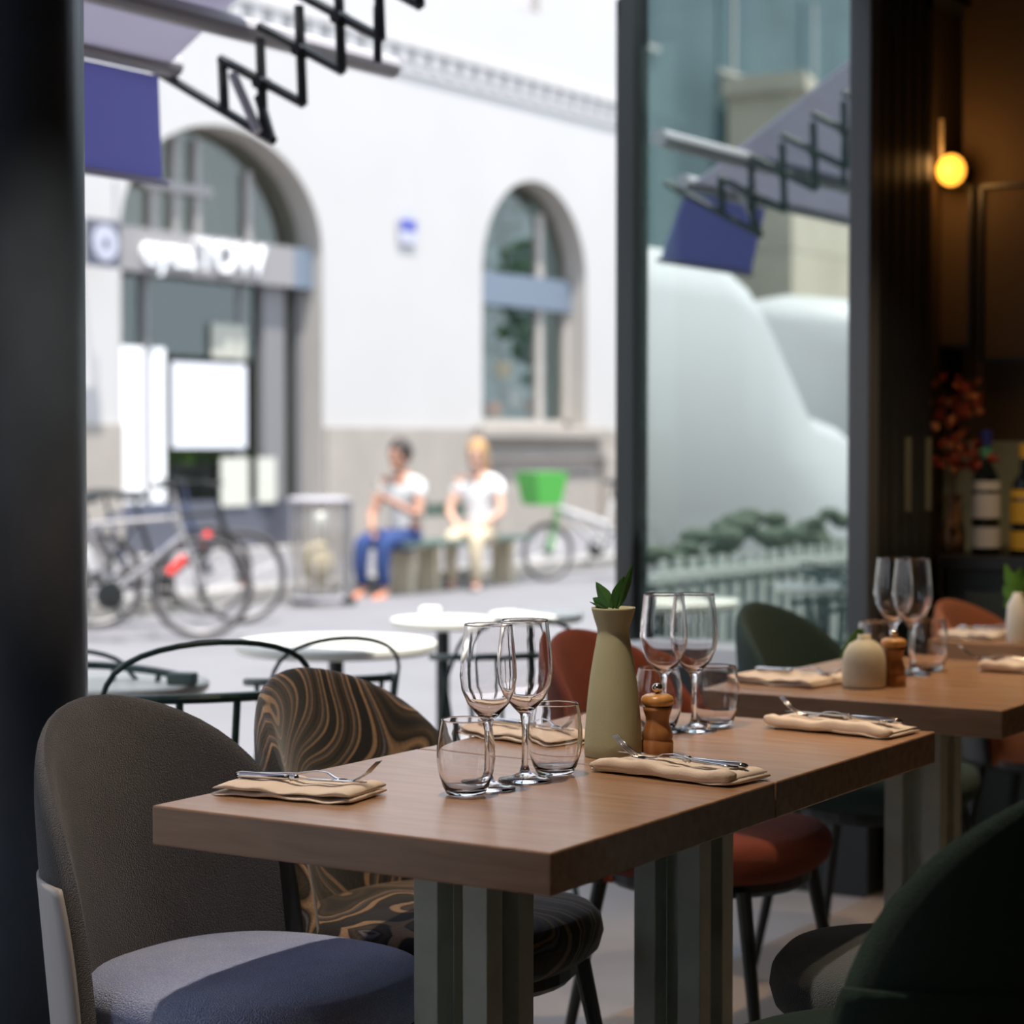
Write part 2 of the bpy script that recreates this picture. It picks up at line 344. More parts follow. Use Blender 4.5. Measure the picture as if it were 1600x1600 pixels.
# posters and painted reflections on the shop windows
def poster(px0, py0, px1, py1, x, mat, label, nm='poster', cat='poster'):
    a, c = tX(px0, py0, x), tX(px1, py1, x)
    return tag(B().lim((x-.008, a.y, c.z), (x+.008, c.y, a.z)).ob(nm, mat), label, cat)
poster(188, 540, 258, 800, xs+.03, m_lettr, 'white sheet standing in for a sunlit reflection on the left pane of the shopfront', 'reflection_sheet', 'painted_reflection')  # white sheet imitates sunlit surroundings mirrored in the left pane
poster(268, 565, 384, 700, xs+.03, M('reflection_pale', (.72, .73, .78), .8), 'large pale panel standing in for a sunlit reflection in the middle shop window')  # pale panel painted in for the bright reflection on the middle pane
poster(330, 505, 384, 562, xs+.03, M('poster_cream', (.42, .42, .36), .8), 'small cream poster above the pale reflection panel')
poster(345, 715, 388, 790, xs+.1, M('box_cream', (.55, .55, .48), .8), 'cream display box behind the shop window beside the door', 'display_box', 'box')
poster(402, 715, 430, 785, xs+.12, M('card_cream', (.55, .55, .48), .8), 'narrow pale notice at the foot of the shop door')
pl = thing('shop_planter', 'low leafy planter inside the shop window', 'planter', tX(335, 715, xs-.4))
B().lim((-.08, -.7, .11-pl.location.z), (.08, .7, -.06)).ob('trough', m_bulk, pl)
b = B()
for k in range(60):
    b.sph((random.uniform(-.07, .07), random.uniform(-.7, .7), random.uniform(-.06, .08)), .05, n=6)
o = b.ob('foliage', m_leaf2, pl)
# window 5 in arch 2
w5 = st(B().lim((xs-.05, 22.4, 1.45), (xs+.05, 22.5, 3)).lim((xs-.05, 24.88, 1.45), (xs+.05, 25, 3.4)).lim((xs-.05, 24.2, 1.45), (xs+.04, 24.35, 4.3)).lim((xs-.05, 22.4, 1.45), (xs+.05, 25, 1.55)).ob('window_5', m_jamb))
B().lim((xs-.01, 22.4, 1.5), (xs, 24.95, 4.6)).ob('pane', m_shopg, w5)
B().lim((xs+.02, 22.4, 3.02), (xs+.1, 25, 3.44)).ob('transom', m_blueg, w5)
for nm, x_, y_, mt, lab, r in (('reflected_foliage', 787, 385, m_leaf, 'tall green foliage standing in for trees reflected in the upper pane of the arched window', .5), ('reflected_foliage', 780, 520, m_leaf, 'green foliage standing in for reflected trees below the transom of the arched window', .4)):  # foliage modelled behind the glass to imitate reflected trees
    p_ = tX(x_, y_, xs-.5); t = thing(nm, lab, 'foliage reflection', p_)
    b = B()
    for k in range(70):
        v = Vector((random.uniform(-1, 1)*.3, random.uniform(-1, 1)*r, random.uniform(-1, 1)*r*1.1)); b.sph(v, random.uniform(.05, .1), (1, 1, .5), n=6)
    b.ob('foliage', mt, t); B().tube([(0, 0, -.9), (0, 0, .3)], .03).ob('stem', m_bark, t)
rk = thing('display_rack', 'pale display rack holding boxes in the arched window', 'shelf', (0, 0, 0))
for x_, y_, s_ in ((783, 578, .22), (830, 635, .22), (800, 620, .25), (768, 640, .18)):
    p_ = tX(x_, y_, xs-.3); B().box(p_-Vector((0, 0, s_/2+.012)), (.2, .34, .02)).ob('shelf', m_jamb, rk); B().lim((p_.x-.02, p_.y-.02, .1), (p_.x+.02, p_.y+.02, p_.z-s_/2-.02)).ob('upright', m_jamb, rk)
for x_, y_, s_, mt, lab in ((783, 578, .22, m_yel, 'yellow box on display in the arched window'), (830, 635, .22, m_orsh, 'orange box on display in the arched window'), (800, 620, .25, m_sign, 'pale blue box on display in the arched window'), (768, 640, .18, m_dor, 'small tan box on display in the arched window')):
    p_ = tX(x_, y_, xs-.3); tag(B().box(p_, (.15, s_*1.2, s_)).ob('display_box', mt, bevel=.02), lab, 'box')
# street name plate
p_ = tX(637, 352, XW+.03); ns = thing('street_plate', 'enamelled street name plate with pointed top on the white facade', 'sign', p_)
B().prism([(-.18, -.22), (.18, -.22), (.18, .05), (.10, .14), (0, .24), (-.10, .14), (-.18, .05)], -.01, .01).ob('plate', m_sign, ns)
B().lim((.01, -.16, -.06), (.016, .16, .06)).ob('band', m_signb, ns)

# ------------------------------------------------------------------ street beyond (seen through and mirrored in the glazed panel)
def house(name, lab, x0, y0, y1, h, mat, gable=0, d=9):
    t = thing(name, lab, 'building', (x0, y0, 0)); L = y1-y0
    B().lim((-d, 0, 0), (0, L, h)).ob('wall', mat, t)
    if gable: B().rings([[(-d, -.2, h), (.3, -.2, h), (.3, L+.2, h+gable), (-d, L+.2, h+gable)], [(-d, -.2, h+.25), (.3, -.2, h+.25), (.3, L+.2, h+gable+.25), (-d, L+.2, h+gable+.25)]]).rings([[(-d, .1, h), (0, .1, h)], [(-d, L, h), (0, L, h)]], cap=False).prism([(0, h-.01), (L, h-.01), (L, h+gable)], -d, 0).ob('roof', m_roof if gable < 0 else mat, t)
    else: B().lim((-d, -.2, h), (.25, L+.2, h+.3)).ob('roof', m_roof, t)
    n = max(1, int(L//3)); fl = max(1, int(h//3))
    for f in range(fl):
        for i in range(n):
            y = (i+.5)*L/n; wd = B().lim((-.02, y-.5, 1+f*3), (.03, y+.5, 2.6+f*3)).ob('window', m_dteal, t)
            B().lim((.03, y-.04, 1+f*3), (.05, y+.04, 2.6+f*3)).lim((.03, y-.55, .95+f*3), (.08, y+.55, 1.02+f*3)).ob('frame', m_jamb, wd)
    return t
house('apartment_building', 'dark slate coloured building closing the side street on the right', XW, 31, 62, 14, m_house2)
house('apartment_building', 'tall blue-grey building further back along the street', -14.8, -27, -2.5, 16, m_house2)
house('apartment_building', 'ochre building with sunny front at the end of the street', -13.6, -26, -19, 4.2, m_house, 2.4, 1.1)
def tree(x, y, h, r, lab):
    t = thing('street_tree', lab, 'tree', (x, y, .05)); B().tube([(0, 0, 0), (.05, 0, h*.5), (0, .1, h*.75)], [.13, .1, .05]).ob('trunk', m_bark, t)
    b = B()
    for k in range(160):
        v = Vector((random.gauss(0, 1), random.gauss(0, 1), random.gauss(0, 1))).normalized()*random.uniform(.4, 1)*r
        b.sph(v+Vector((0, 0, h*.72)), random.uniform(.16, .32), (1, 1, .6), n=6)
    o = b.ob('crown', m_foliage, t)
tree(-12.2, 29.6, 4.6, 1.4, 'leafy street tree beyond the corner of the white facade')
tree(-11.2, 35, 4.2, 1.8, 'second leafy street tree further beyond the white facade')
tree(-11.0, -28.5, 4.4, 1.6, 'round leafy tree before the ochre building')
def van(x, y, lab, L=4.9):
    t = thing('delivery_van', lab, 'van', (x, y, -.03)); H = 2.45
    b = B(); prof = [(-L/2, .35), (-L/2-.02, 1.05), (-L/2+.75, 1.25), (-L/2+1.35, 2.1), (-L/2+1.8, H-.08), (-L/2+2.4, H), (L/2-.25, H), (L/2, H-.25), (L/2, .35)]
    R = []
    for s_, k_ in ((-1, .9), (-1, 1), (1, 1), (1, .9)): pass
    secs = [(-.95, .35, 0), (-1.0, .5, 0), (-1.0, 1.2, 0), (-.93, 2.1, 0), (-.78, 2.36, 0), (0, 2.45, 0), (.78, 2.36, 0), (.93, 2.1, 0), (1.0, 1.2, 0), (1.0, .5, 0), (.95, .35, 0)]
    st_ = [(-L/2, .42, .95), (-L/2+.12, .5, .99), (-L/2+.8, .55, 1), (-L/2+1.5, .92, 1), (-L/2+2.0, 1, 1), (L/2-.5, 1, 1), (L/2-.15, .97, .99), (L/2, .9, .95)]
    for yy, hf, wf in st_: R.append([(sx*wf, yy, .35+(sz-.35)*hf) for sx, sz, _ in secs])
    b.rings(R).ob('body', m_pwhite, t, smooth=True)
    for yy in (-L/2+.85, L/2-.95):
        for xx in (-.92, .92):
            q = B().lathe([(.1, -.1), (.33, -.1), (.34, 0), (.33, .1), (.1, .1)], (xx, yy, .34), 28, 'x').ob('wheel', m_tire, t); B().lathe([(0, -.11), (.2, -.11), (.2, .11), (0, .11)], (xx, yy, .34), 20, 'x').ob('hubcap', m_rim, q)
    B().lim((-.98, -L/2-.06, .4), (.98, -L/2+.1, .65)).lim((-.98, L/2-.05, .4), (.98, L/2+.06, .6)).ob('bumper', m_dirt, t)
    return t
v1 = van(-6.5, -.2, 'white delivery van parked in the street, mirrored largest in the glazed panel')
v2 = van(-7.2, -6.9, 'second white van parked behind the first, mirrored in the glazed panel')

tf = thing('terrace_fence', 'pale slatted terrace screen with shrubs, mirrored low in the glazed panel', 'fence', (-4.3, -1.2, 0))
b = B()
for k in range(28): b.lim((-.01, k*.14, .05), (.01, k*.14+.06, .72))
b.lim((-.02, -.02, .62), (.02, 3.95, .66)).lim((-.02, -.02, .08), (.02, 3.95, .12)); b.ob('slat_panel', M('pale_slats', (.55, .58, .55), .6), tf)
B().lim((-.5, 0, 0), (-.1, 3.9, .42)).ob('planter', m_bulk, tf)
b = B()
for k in range(130): b.sph((random.uniform(-.5, -.1), random.uniform(0, 3.9), random.uniform(.45, .85)), random.uniform(.05, .09), (1, 1, .6), n=6)
b.ob('shrubs', M('grey_shrub', (.07, .09, .06), .9), tf)
# ------------------------------------------------------------------ awning over the terrace
YA = 4.0
aw = thing('awning', 'lilac-blue canvas awning with hanging valance over the terrace', 'awning', (0, 0, 0))
A0 = tY(248, 98, YA-.06); Bn = tY(612, 106, 4.6)
xa, za = A0.x, A0.z
b = B(); b.rings([[(xa, -3, za-.02), (xa, YA-.05, za-.02), (XF-.1, YA-.05, 2.88), (XF-.1, -3, 2.88)], [(xa, -3, za-.01), (xa, YA-.05, za-.01), (XF-.1, YA-.05, 2.89), (XF-.1, -3, 2.89)]]); b.ob('canvas', m_awn, aw)
vb = tY(262, 272, YA-.02)
b = B(); vz = tX(200, 268, xa).z; b.rings([[(xa-.01, 3.3, za-.03), (xa-.01, YA-.05, za-.03), (xa-.07, YA+.03, vz), (xa-.07, 3.3, vz)], [(xa-.015, 3.3, za-.03), (xa-.015, YA-.05, za-.03), (xa-.075, YA+.03, vz), (xa-.075, 3.3, vz)]]); b.ob('valance', m_val, aw)
B().tube([(xa, -3, za), (xa, YA, za)], .028, 12).ob('front_rail', m_alu, aw)
B().tube([(xa-.07, 3.3, vz), (xa-.07, YA+.05, vz)], .01).ob('hem_rod', m_awn, aw)
B().tube([(Bn.x, -3, Bn.z), (Bn.x, Bn.y, Bn.z)], .03, 12).ob('support_rail', m_alu, aw)
pa = B()
def bar(b, p, q, w_=.012):
    a, c = tY(*p, YA), tY(*q, YA); b.tube([a, c], w_, 6)
for k in range(7):
    sx, sy = 61*k, -51*k
    bar(pa, (344+sx, 92+sy), (474+sx, 162+sy)); bar(pa, (406+sx, 60+sy), (412+sx, 215+sy))
    a_ = tY(409+sx, 130+sy, YA); pa.lathe([(0, -.02), (.016, -.02), (.016, .02), (0, .02)], a_, 10, 'y')
bar(pa, (347, 92), (351, 175)); bar(pa, (240, 108), (428, 220)); bar(pa, (404, 150), (424, 218))
e_ = tY(590, 10, YA); pa.tube([e_, (e_.x+.0, YA, e_.z-.13)], .010)
pa.ob('scissor_arm', m_black, aw)
b = B(); a_, c_ = tY(364, 116, YA-.03), tY(403, 206, YA-.03); b.tube([a_, c_], .012).ob('brace', m_alu, aw)

# ------------------------------------------------------------------ terrace furniture
def rtable(c, r, z, lab):
    t = thing('bistro_table', lab, 'table', (c.x, c.y, 0), 0, 'round terrace tables')
    B().lathe([(0, z-.028), (r-.01, z-.028), (r, z-.018), (r, z-.004), (r-.006, z), (0, z)], n=48).ob('tabletop', m_marb, t, smooth=False)
    B().tube([(0, 0, .03), (0, 0, z-.028)], .02, 12).ob('pedestal', m_black, t)
    b = B()
    for k in range(3): a = k*2*PI/3; b.tube([(0, 0, .08), (math.cos(a)*.18, math.sin(a)*.18, .012)], .012)
    b.ob('foot', m_black, t)
rtable(tz(525, 1002, .70), .265, .70, 'white round terrace table behind the swirl patterned chair')
rtable(tz(692, 966, .70), .155, .70, 'small white round terrace table left of the wine glasses')
rtable(tz(838, 957, .70), .145, .70, 'small white round terrace table right beside the rust chair')
rtable(tz(190, 1063, .70), .19, .70, 'round terrace table at the dark column, under the awning')
def wchair(c, rz, lab, hz=.84, arms=False):
    t = thing('wire_chair', lab, 'chair', (c[0], c[1], 0), rz, 'dark metal terrace chairs')
    B().lathe([(0, .435), (.19, .435), (.2, .445), (.19, .455), (0, .455)], n=28).ob('seat', m_wirech, t)
    for sx, sy in ((1, 1), (1, -1), (-1, 1), (-1, -1)): B().tube([(sx*.13, sy*.13, .44), (sx*.2, sy*.19, 0)], .010).ob('leg', m_wirech, t)
    N = 20; rail = []
    for i in range(N+1):
        a = PI*.5+PI*i/N; rail.append((.06+.27*math.cos(a), .22*math.sin(a), .745+.02*math.sin(PI*i/N)))
    B().tube(rail, .009, 8).ob('back_rail', m_wirech, t)
    b = B()
    for i in range(2, N-1, 3):
        a = PI*.5+PI*i/N; b.tube([rail[i], (.17*math.cos(a), .17*math.sin(a), .45)], .007, 6)
    b.ob('spindles', m_wirech, t)
    hoop = [(-.0, -.21, .55), (-.06, -.2, .70)]+[(-.12-.10*math.sin(PI*i/16), -.19*math.cos(PI*i/16), .74+(hz-.74)*math.sin(PI*i/16)**.6) for i in range(1, 16)]+[(-.06, .2, .70), (-.0, .21, .55)]
    B().tube(hoop, .0055, 8).ob('hoop', m_wirech, t)
    if arms: B().tube([(-.13, .23, .5)]+[(.03-.16*math.cos(PI*i/12), .24, .66+.15*math.sin(PI*i/12)) for i in range(13)]+[(.19, .22, .5)], .0055, 8).ob('arm_loop', m_wirech, t)
    return t
def gp(x, Z):
    d = (x-800)/F; return (RT.x*d*Z+FW.x*Z, RT.y*d*Z+FW.y*Z)
wchair(gp(300, 3.95), 2.5, 'dark wire terrace chair between the grey and swirl patterned chairs', .865)
wchair(gp(135, 4.45), -.25, 'dark wire terrace chair closest to the dark column', .80).scale = (.93, .93, .96)
wchair(gp(505, 4.6), 2.5, 'dark wire terrace chair behind the swirl patterned chair', .86).scale = (.74, .74, .94)
wchair(gp(790, 5.2), 2.4, 'dark wire terrace chair seen through the first pair of wine glasses', .86).scale = (.8, .8, .93)
# small items on the terrace tables
def tumb_small(p, lab): tag(B().lathe([(0, 0), (.03, 0), (.035, .09), (.032, .09), (.028, .006), (0, .006)], p, 20).ob('terrace_glass', m_gl, smooth=True), lab, 'glass')
tag(B().box(tz(285, 1060, .7125), (.06, .04, .025), .4).ob('menu_block', m_bench, bevel=.004), 'small dark menu block on the round terrace table by the column', 'menu holder')
tag(B().box(tz(672, 955, .715), (.06, .05, .03), .4).ob('ashtray', m_marb, bevel=.008), 'small white ashtray on the small terrace table left of the glasses', 'ashtray')

# ------------------------------------------------------------------ street furniture, bikes, people
bp = tz(497, 946, -.03)
bn = thing('street_bin', 'round wire street litter bin with translucent bag at the kerb', 'bin', bp)
B().torus((0, 0, .82), .21, .022, 'z').ob('rim', m_alu, bn); B().lathe([(.20, .80), (.22, .45), (.18, .12), (0, .10)], n=28).ob('bag', m_bag, bn, smooth=True)
b = B()
for k in range(12): a = k*PI/6; b.tube([(.21*math.cos(a), .21*math.sin(a), .82), (.2*math.cos(a), .2*math.sin(a), .06)], .006, 6)
b.torus((0, 0, .06), .2, .012, 'z'); b.ob('cage', m_alu, bn)
B().sph((0, 0, .33), .13, (1, 1, 1.3)).ob('rubbish', m_blk2, bn)
B().lathe([(0, 0), (.1, 0), (.1, .06), (0, .06)], (-.1, -.05, 0), 16).ob('foot', m_black, bn)
p_ = tz(545, 945, -.03); po = thing('bollard', 'dark grey street bollard beside the litter bin', 'bollard', p_)
B().tube([(0, 0, 0), (0, 0, .8)], .035, 12).ob('post', m_greyp, po); B().sph((0, 0, .8), .04).ob('cap', m_greyp, po); B().tube([(0, 0, 0), (0, 0, .05)], .06, 12).ob('foot', m_black, po)
# bench
XB = -10.2
def yat(px): return tX(px, 800, XB).y
y0, y1 = yat(632)-.34, yat(800)
y0 += .12; be = thing('street_bench', 'long slatted street bench carrying the two seated people', 'bench', (XB, y0, -.03))
L = y1-y0
for k in range(3): B().lim((-.22+k*.16, -.1, .40), (-.08+k*.16, L, .44)).ob('seat_slat', m_bench, be)
B().lim((-.26, .9, .62), (-.22, L, .74)).ob('back_slat', m_bench, be)
for yy in (.25, L*.33, L*.95): B().lim((-.14, yy-.04, 0), (.06, yy+.04, .40)).ob('support', m_blk2, be)
for yy in (L*.4, L*.95): B().lim((-.26, yy-.03, .4), (-.22, yy+.03, .7)).ob('post', m_bench, be)
def skin(name, verts, edges, radii, mat, parent, root=0, sub=2):
    me = bpy.data.meshes.new(name); me.from_pydata([Vector(v) for v in verts], edges, []); o = bpy.data.objects.new(name, me); COL.objects.link(o)
    md = o.modifiers.new('k', 'SKIN'); md.use_smooth_shade = True
    sv = me.skin_vertices[0].data
    for i, r in enumerate(radii): sv[i].radius = (r, r) if not isinstance(r, tuple) else r; sv[i].use_root = (i == root)
    q = o.modifiers.new('u', 'SUBSURF'); q.levels = sub; q.render_levels = sub
    me.materials.append(mat); o.parent = parent; return o
def chainset(chains):
    V, Ed, R, idx = [], [], [], {}
    for ch in chains:
        prev = None
        for p, r in ch:
            k = tuple(round(c, 4) for c in p)
            if k not in idx: idx[k] = len(V); V.append(p); R.append(r)
            if prev is not None and (min(prev, idx[k]), max(prev, idx[k])) not in Ed: Ed.append((min(prev, idx[k]), max(prev, idx[k])))
            prev = idx[k]
    return V, Ed, R
def person(loc, rz, lab, sk, hair, shirt, pants, shoe, longhair, raised):
    # faces +x, sits with pelvis at z=.53
    t = thing('person', lab, 'person', loc, rz)
    pel = (0, 0, .53); ch = [[(pel, .13), ((-.01, 0, .70), .115), ((.01, 0, .88), .13), ((.03, 0, 1.0), .10), ((.05, 0, 1.07), .05), ((.06, 0, 1.12), .05)]]
    hands = []
    for s in (1, -1):
        ch.append([(pel, .13), ((.06, s*.09, .52), .095), ((.45, s*.11, .52), .065), ((.47, s*.11, .30), .052), ((.44, s*.11, .09), .038), ((.56, s*.12, .05), .035)])
        hd = (.34, s*.07, .86) if raised and s == 1 else (.30, s*.12, .62)
        el = (.14, s*.24, .72)
        ch.append([((.03, 0, 1.0), .10), ((.03, s*.17, .98), .055), (el, .042), (hd, .028)])
        hv = Vector(hd); dr = (hv-Vector(el)).normalized(); side = Vector((0, 0, 1)).cross(dr).normalized(); palm = hv+dr*.06
        ch.append([(hd, .028), (tuple(palm), .03)])
        for f in range(4):
            o_ = side*((f-1.5)*.02); l_ = (.055, .07, .065, .05)[f]
            p1 = palm+o_+dr*.03; p2 = p1+dr*l_*.5+Vector((0, 0, -.008)); p3 = p2+dr*l_*.4+Vector((0, 0, -.022))
            ch.append([(tuple(palm), .03), (tuple(p1), .010), (tuple(p2), .009), (tuple(p3), .008)])
        th = hv+dr*.02-side*s*.03; ch.append([(hd, .028), (tuple(th), .011), (tuple(th+dr*.04-side*s*.012), .009)])
    V, Ed, R = chainset(ch); skin('body', V, Ed, R, sk, t)
    hc = Vector((.075, 0, 1.22)); b = B(); b.sph(hc, .1, (.98, .78, 1.22), 24); b.sph(hc+Vector((.10, 0, -.015)), .02, (1, .7, 1.4), 10); b.sph(hc+Vector((.07, 0, -.085)), .045, (.8, .8, .7), 12)
    for s in (1, -1): b.sph(hc+Vector((-.0, s*.078, -.005)), .025, (.8, .4, 1.2), 10)
    b.ob('head', sk, t, smooth=True)
    for s in (1, -1): B().sph(hc+Vector((.089, s*.032, .005)), .013, n=10).ob('eye', m_dark, t)
    B().sph(hc+Vector((.093, 0, -.058)), .02, (.35, 1.1, .35), 10).ob('mouth', m_redp if False else m_skin, t)
    b = B(); b.sph(hc+Vector((-.02, 0, .03)), .112, (.98, .86, 1.1), 20)
    if longhair: b.tube([hc+Vector((-.07, 0, .02)), hc+Vector((-.12, 0, -.12)), hc+Vector((-.15, 0, -.32))], [.085, .075, .03], 12)
    else: b.sph(hc+Vector((-.11, 0, .03)), .055); 
    b.ob('hair', hair, t, smooth=True)
    cs = [[((0, 0, .50), .15), ((-.01, 0, .70), .132), ((.01, 0, .88), .148), ((.03, 0, 1.0), .115), ((.045, 0, 1.05), .06)]]
    for s in (1, -1): cs.append([((.03, 0, 1.0), .115), ((.03, s*.17, .985), .068), ((.08, s*.21, .86), .06)])
    skin('shirt', *chainset(cs), shirt, t)
    cs = [[((0, 0, .58), .145), ((0, 0, .52), .15)]]
    for s in (1, -1): cs.append([((0, 0, .52), .15), ((.08, s*.1, .52), .108), ((.45, s*.11, .52), .078), ((.475, s*.11, .30), .064), ((.445, s*.11, .13), .055)])
    skin('trousers', *chainset(cs), pants, t, 1)
    for s in (1, -1): B().sph((.52, s*.115, .045), .06, (1.9, .75, .75), 14).ob('shoe', shoe, t)
    return t
pa_ = tX(632, 800, XB); person((pa_.x, pa_.y, -.09), -PI/2, 'person with dark tied hair, pale top and blue jeans seated on the bench', m_skin, m_hair, m_shirt2, m_jean, m_orsh, False, True)
pb_ = tX(742, 800, XB); person((pb_.x+.05, pb_.y, -.09), -1.3, 'person with long blond hair and white top seated on the bench', m_skin2, m_blond, m_shirt, m_beige, m_black, True, False)

def bike(p, rz, lab, mat, R=.33, wb=1.02, basket=None, fender=None, step=False, accent=None):
    t = thing('bicycle', lab, 'bicycle', p, rz)   # local: front +x
    for x in (0, wb):
        q = B().torus((x, 0, R), R-.02, .021, 'y').ob('wheel', m_tire, t, smooth=True)
        B().torus((x, 0, R), R-.045, .009, 'y', m=6).ob('rim', m_rim, q)
        b = B()
        for k in range(18): a = k*PI/9; b.tube([(x, 0, R), (x+(R-.04)*math.cos(a), 0, R+(R-.04)*math.sin(a))], .0018, 4)
        b.ob('spokes', m_rim, q); B().lathe([(0, -.05), (.028, -.05), (.028, .05), (0, .05)], (x, 0, R), 12, 'y').ob('hub', m_black, q)
    bb_ = (.44, 0, .29); hd = (wb-.16, 0, .78); hl = (wb-.12, 0, .66); stp = (.30, 0, .74)
    b = B(); b.tube([bb_, hl], .024).tube([bb_, stp], .018)
    if step: b.tube([(.36, 0, .5), hl], .035)
    else: b.tube([stp, hd], .018)
    for s in (.05, -.05): b.tube([bb_, (0, s, R)], .011).tube([stp, (0, s, R)], .010)
    b.tube([hl, hd], .022); b.ob('frame', mat, t)
    b = B()
    for s in (.05, -.05): b.tube([(wb-.11, s*.7, .66), (wb, s, R)], .013)
    b.tube([(wb-.13, 0, .7), (wb-.18, 0, .95)], .014).ob('fork', basket or mat, t)
    B().tube([(wb-.3, .29, .98), (wb-.2, .2, .99), (wb-.18, 0, .97), (wb-.2, -.2, .99), (wb-.3, -.29, .98)], .012).ob('handlebar', m_black, t)
    B().tube([stp, (.27, 0, .88)], .013).sph((.25, 0, .9), .09, (1.5, .8, .35)).ob('saddle', m_black, t)
    B().lathe([(0, -.01), (.09, -.01), (.09, .01), (0, .01)], (.44, -.06, .29), 20, 'y').tube([(.44, -.08, .29), (.52, -.08, .15)], .01).tube([(.44, .08, .29), (.36, .08, .43)], .01).box((.52, -.12, .15), (.09, .08, .02)).box((.36, .12, .43), (.09, .08, .02)).ob('crankset', m_black, t)
    if fender:
        b = B(); pts = [(-.0+(R+.035)*math.cos(a_), 0, R+(R+.035)*math.sin(a_)) for a_ in [PI*.1+k*PI*.08 for k in range(11)]]; b.tube(pts, .035, 8, flat=(.35, 1.2)); b.ob('mudguard', fender, t)
    if basket:
        bk = B(); z0, z1 = .70, 1.0; c = wb+.06
        bk.rings([[(c-.12, -.15, z0), (c+.12, -.15, z0), (c+.12, .15, z0), (c-.12, .15, z0)], [(c-.16, -.2, z1), (c+.17, -.2, z1), (c+.17, .2, z1), (c-.16, .2, z1)]]).ob('basket', basket, t)
    if accent:
        B().tube([(.50, 0, .36), (.62, 0, .47)], .034).tube([(.72, 0, .56), (.80, 0, .63)], .034).ob('accent', accent, t)
        B().lathe([(0, -.012), (.04, -.012), (.04, .012), (0, .012)], (wb+.03, .02, .3), 10, 'y').ob('reflector', m_orsh, t)
    return t
def bike_px(fx, fy, rx, ry, *a, **k):   # front and rear wheel ground points
    f, r = tz(fx, fy, -.03), tz(rx, ry, -.03); d = f-r; return bike(r, math.atan2(d.y, d.x), *a, wb=min(1.08, max(.95, d.length)), **k)
bike((*gp(150, 14.3), -.03), 1.0, 'black bicycle with red and white frame, its front wheel showing whole', m_black, accent=m_redp)
bike((*gp(60, 13.4), -.03), 0.75, 'pale silver bicycle parked closest to the dark column', m_rim, fender=m_pwhite)
bike((*gp(105, 15.2), -.03), 0.9, 'dark bicycle with mudguard parked behind the red and white one', m_navy, fender=m_greyp)
bike((*gp(1000, 19.9), -.03), math.atan2(-.72, -.68)+.25, 'hire bicycle with green basket and white frame near the bench', m_pwhite, R=.27, wb=1.0, basket=m_lime, fender=m_pwhite, step=True)

# ------------------------------------------------------------------ interior tables
TX0, TX1 = -1.8365, -1.2365
def dtable(y0, dy, lab, x0=TX0, x1=TX1):
    t = thing('dining_table', lab, 'table', ((x0+x1)/2, y0+dy/2, 0), 0, 'square wooden restaurant tables'); hx, hy = (x1-x0)/2, dy/2
    B().lim((-hx, -hy, .699), (hx, hy, .75)).ob('tabletop', m_table, t, bevel=.0025)
    pd = B().lim((-.0195, -.0195, .02), (.0195, .0195, .699)).ob('pedestal', m_ped, t)
    b = B()
    for sx in (-1, 1):
        for sy in (-1, 1): b.lim((sx*.058, sy*.058, .02), (sx*.0196, sy*.0196, .699))
    b.ob('posts', m_ped, pd, bevel=.0015)
    B().lim((-.22, -.22, 0), (.22, .22, .02)).ob('base_plate', m_ped, t, bevel=.003)
    B().lim((-.14, -.14, .690), (.14, .14, .699)).ob('mounting_plate', m_black, t)
    return t
dtable(2.0547, .598, 'nearest wooden table, holding the sage vase and first wine glasses')
dtable(2.657, .603, 'second wooden table joined to the far side of the nearest table')
dtable(3.585, .80, 'third wooden table, holding the round cream vase')
dtable(4.79, .58, 'farthest wooden table, holding the white vase')

# ------------------------------------------------------------------ upholstered chairs
def loft_back(b, off, T, vmax=1, top=.845, bot=.40, wid=.243, nu=25, nv=20, amax=82):
    AM = math.radians(amax); rows_i, rows_o = [], []
    for j in range(nv+1):
        v = math.sin(PI/2*j/nv)*vmax if vmax == 1 else vmax*j/nv
        w = max(0, 1-v**3.2)**.55; z = bot+(top-bot)*v
        ri, ro = [], []
        for i in range(nu+1):
            s = -1+2*i/nu; a = s*AM*w
            ex = -.045-.045*v; A = .205+.015*v
            n = Vector((-math.cos(a), math.sin(a), 0))
            c = Vector((ex-A*math.cos(a), wid*math.sin(a), z))
            e = (max(0, 1-abs(s)**3.5))**.5*(max(0, 1-(v/1.0)**7))**.5 if vmax == 1 else 1
            pad = 1+.35*math.cos(a)*math.sin(PI*min(1, v*1.1))
            ri.append(c+n*(off-T/2*e*pad)); ro.append(c+n*(off+T/2*e))
        rows_i.append(ri); rows_o.append(ro)
    R = []
    for ri, ro in zip(rows_i, rows_o): R.append(ri+ro[::-1])
    b.rings(R); return b
def seatmesh(b, ztop=.485, t=.085, r=.225, n=48):
    R = []
    prof = [(0, -t), (.6, -t), (.88, -t*.96), (.97, -t*.75), (1.0, -t*.45), (.985, -t*.2), (.93, -t*.04), (.8, .004), (.5, .010), (0, .012)]
    for q, z in prof:
        row = []
        for k in range(n):
            a = 2*PI*k/n; c, s = math.cos(a), math.sin(a); e = 2/2.5
            x = math.copysign(abs(c)**e, c)*r*1.02; y = math.copysign(abs(s)**e, s)*r
            row.append((x*max(q, .001)+.0, y*max(q, .001), ztop+z))
        R.append(row)
    b.rings(R); return b
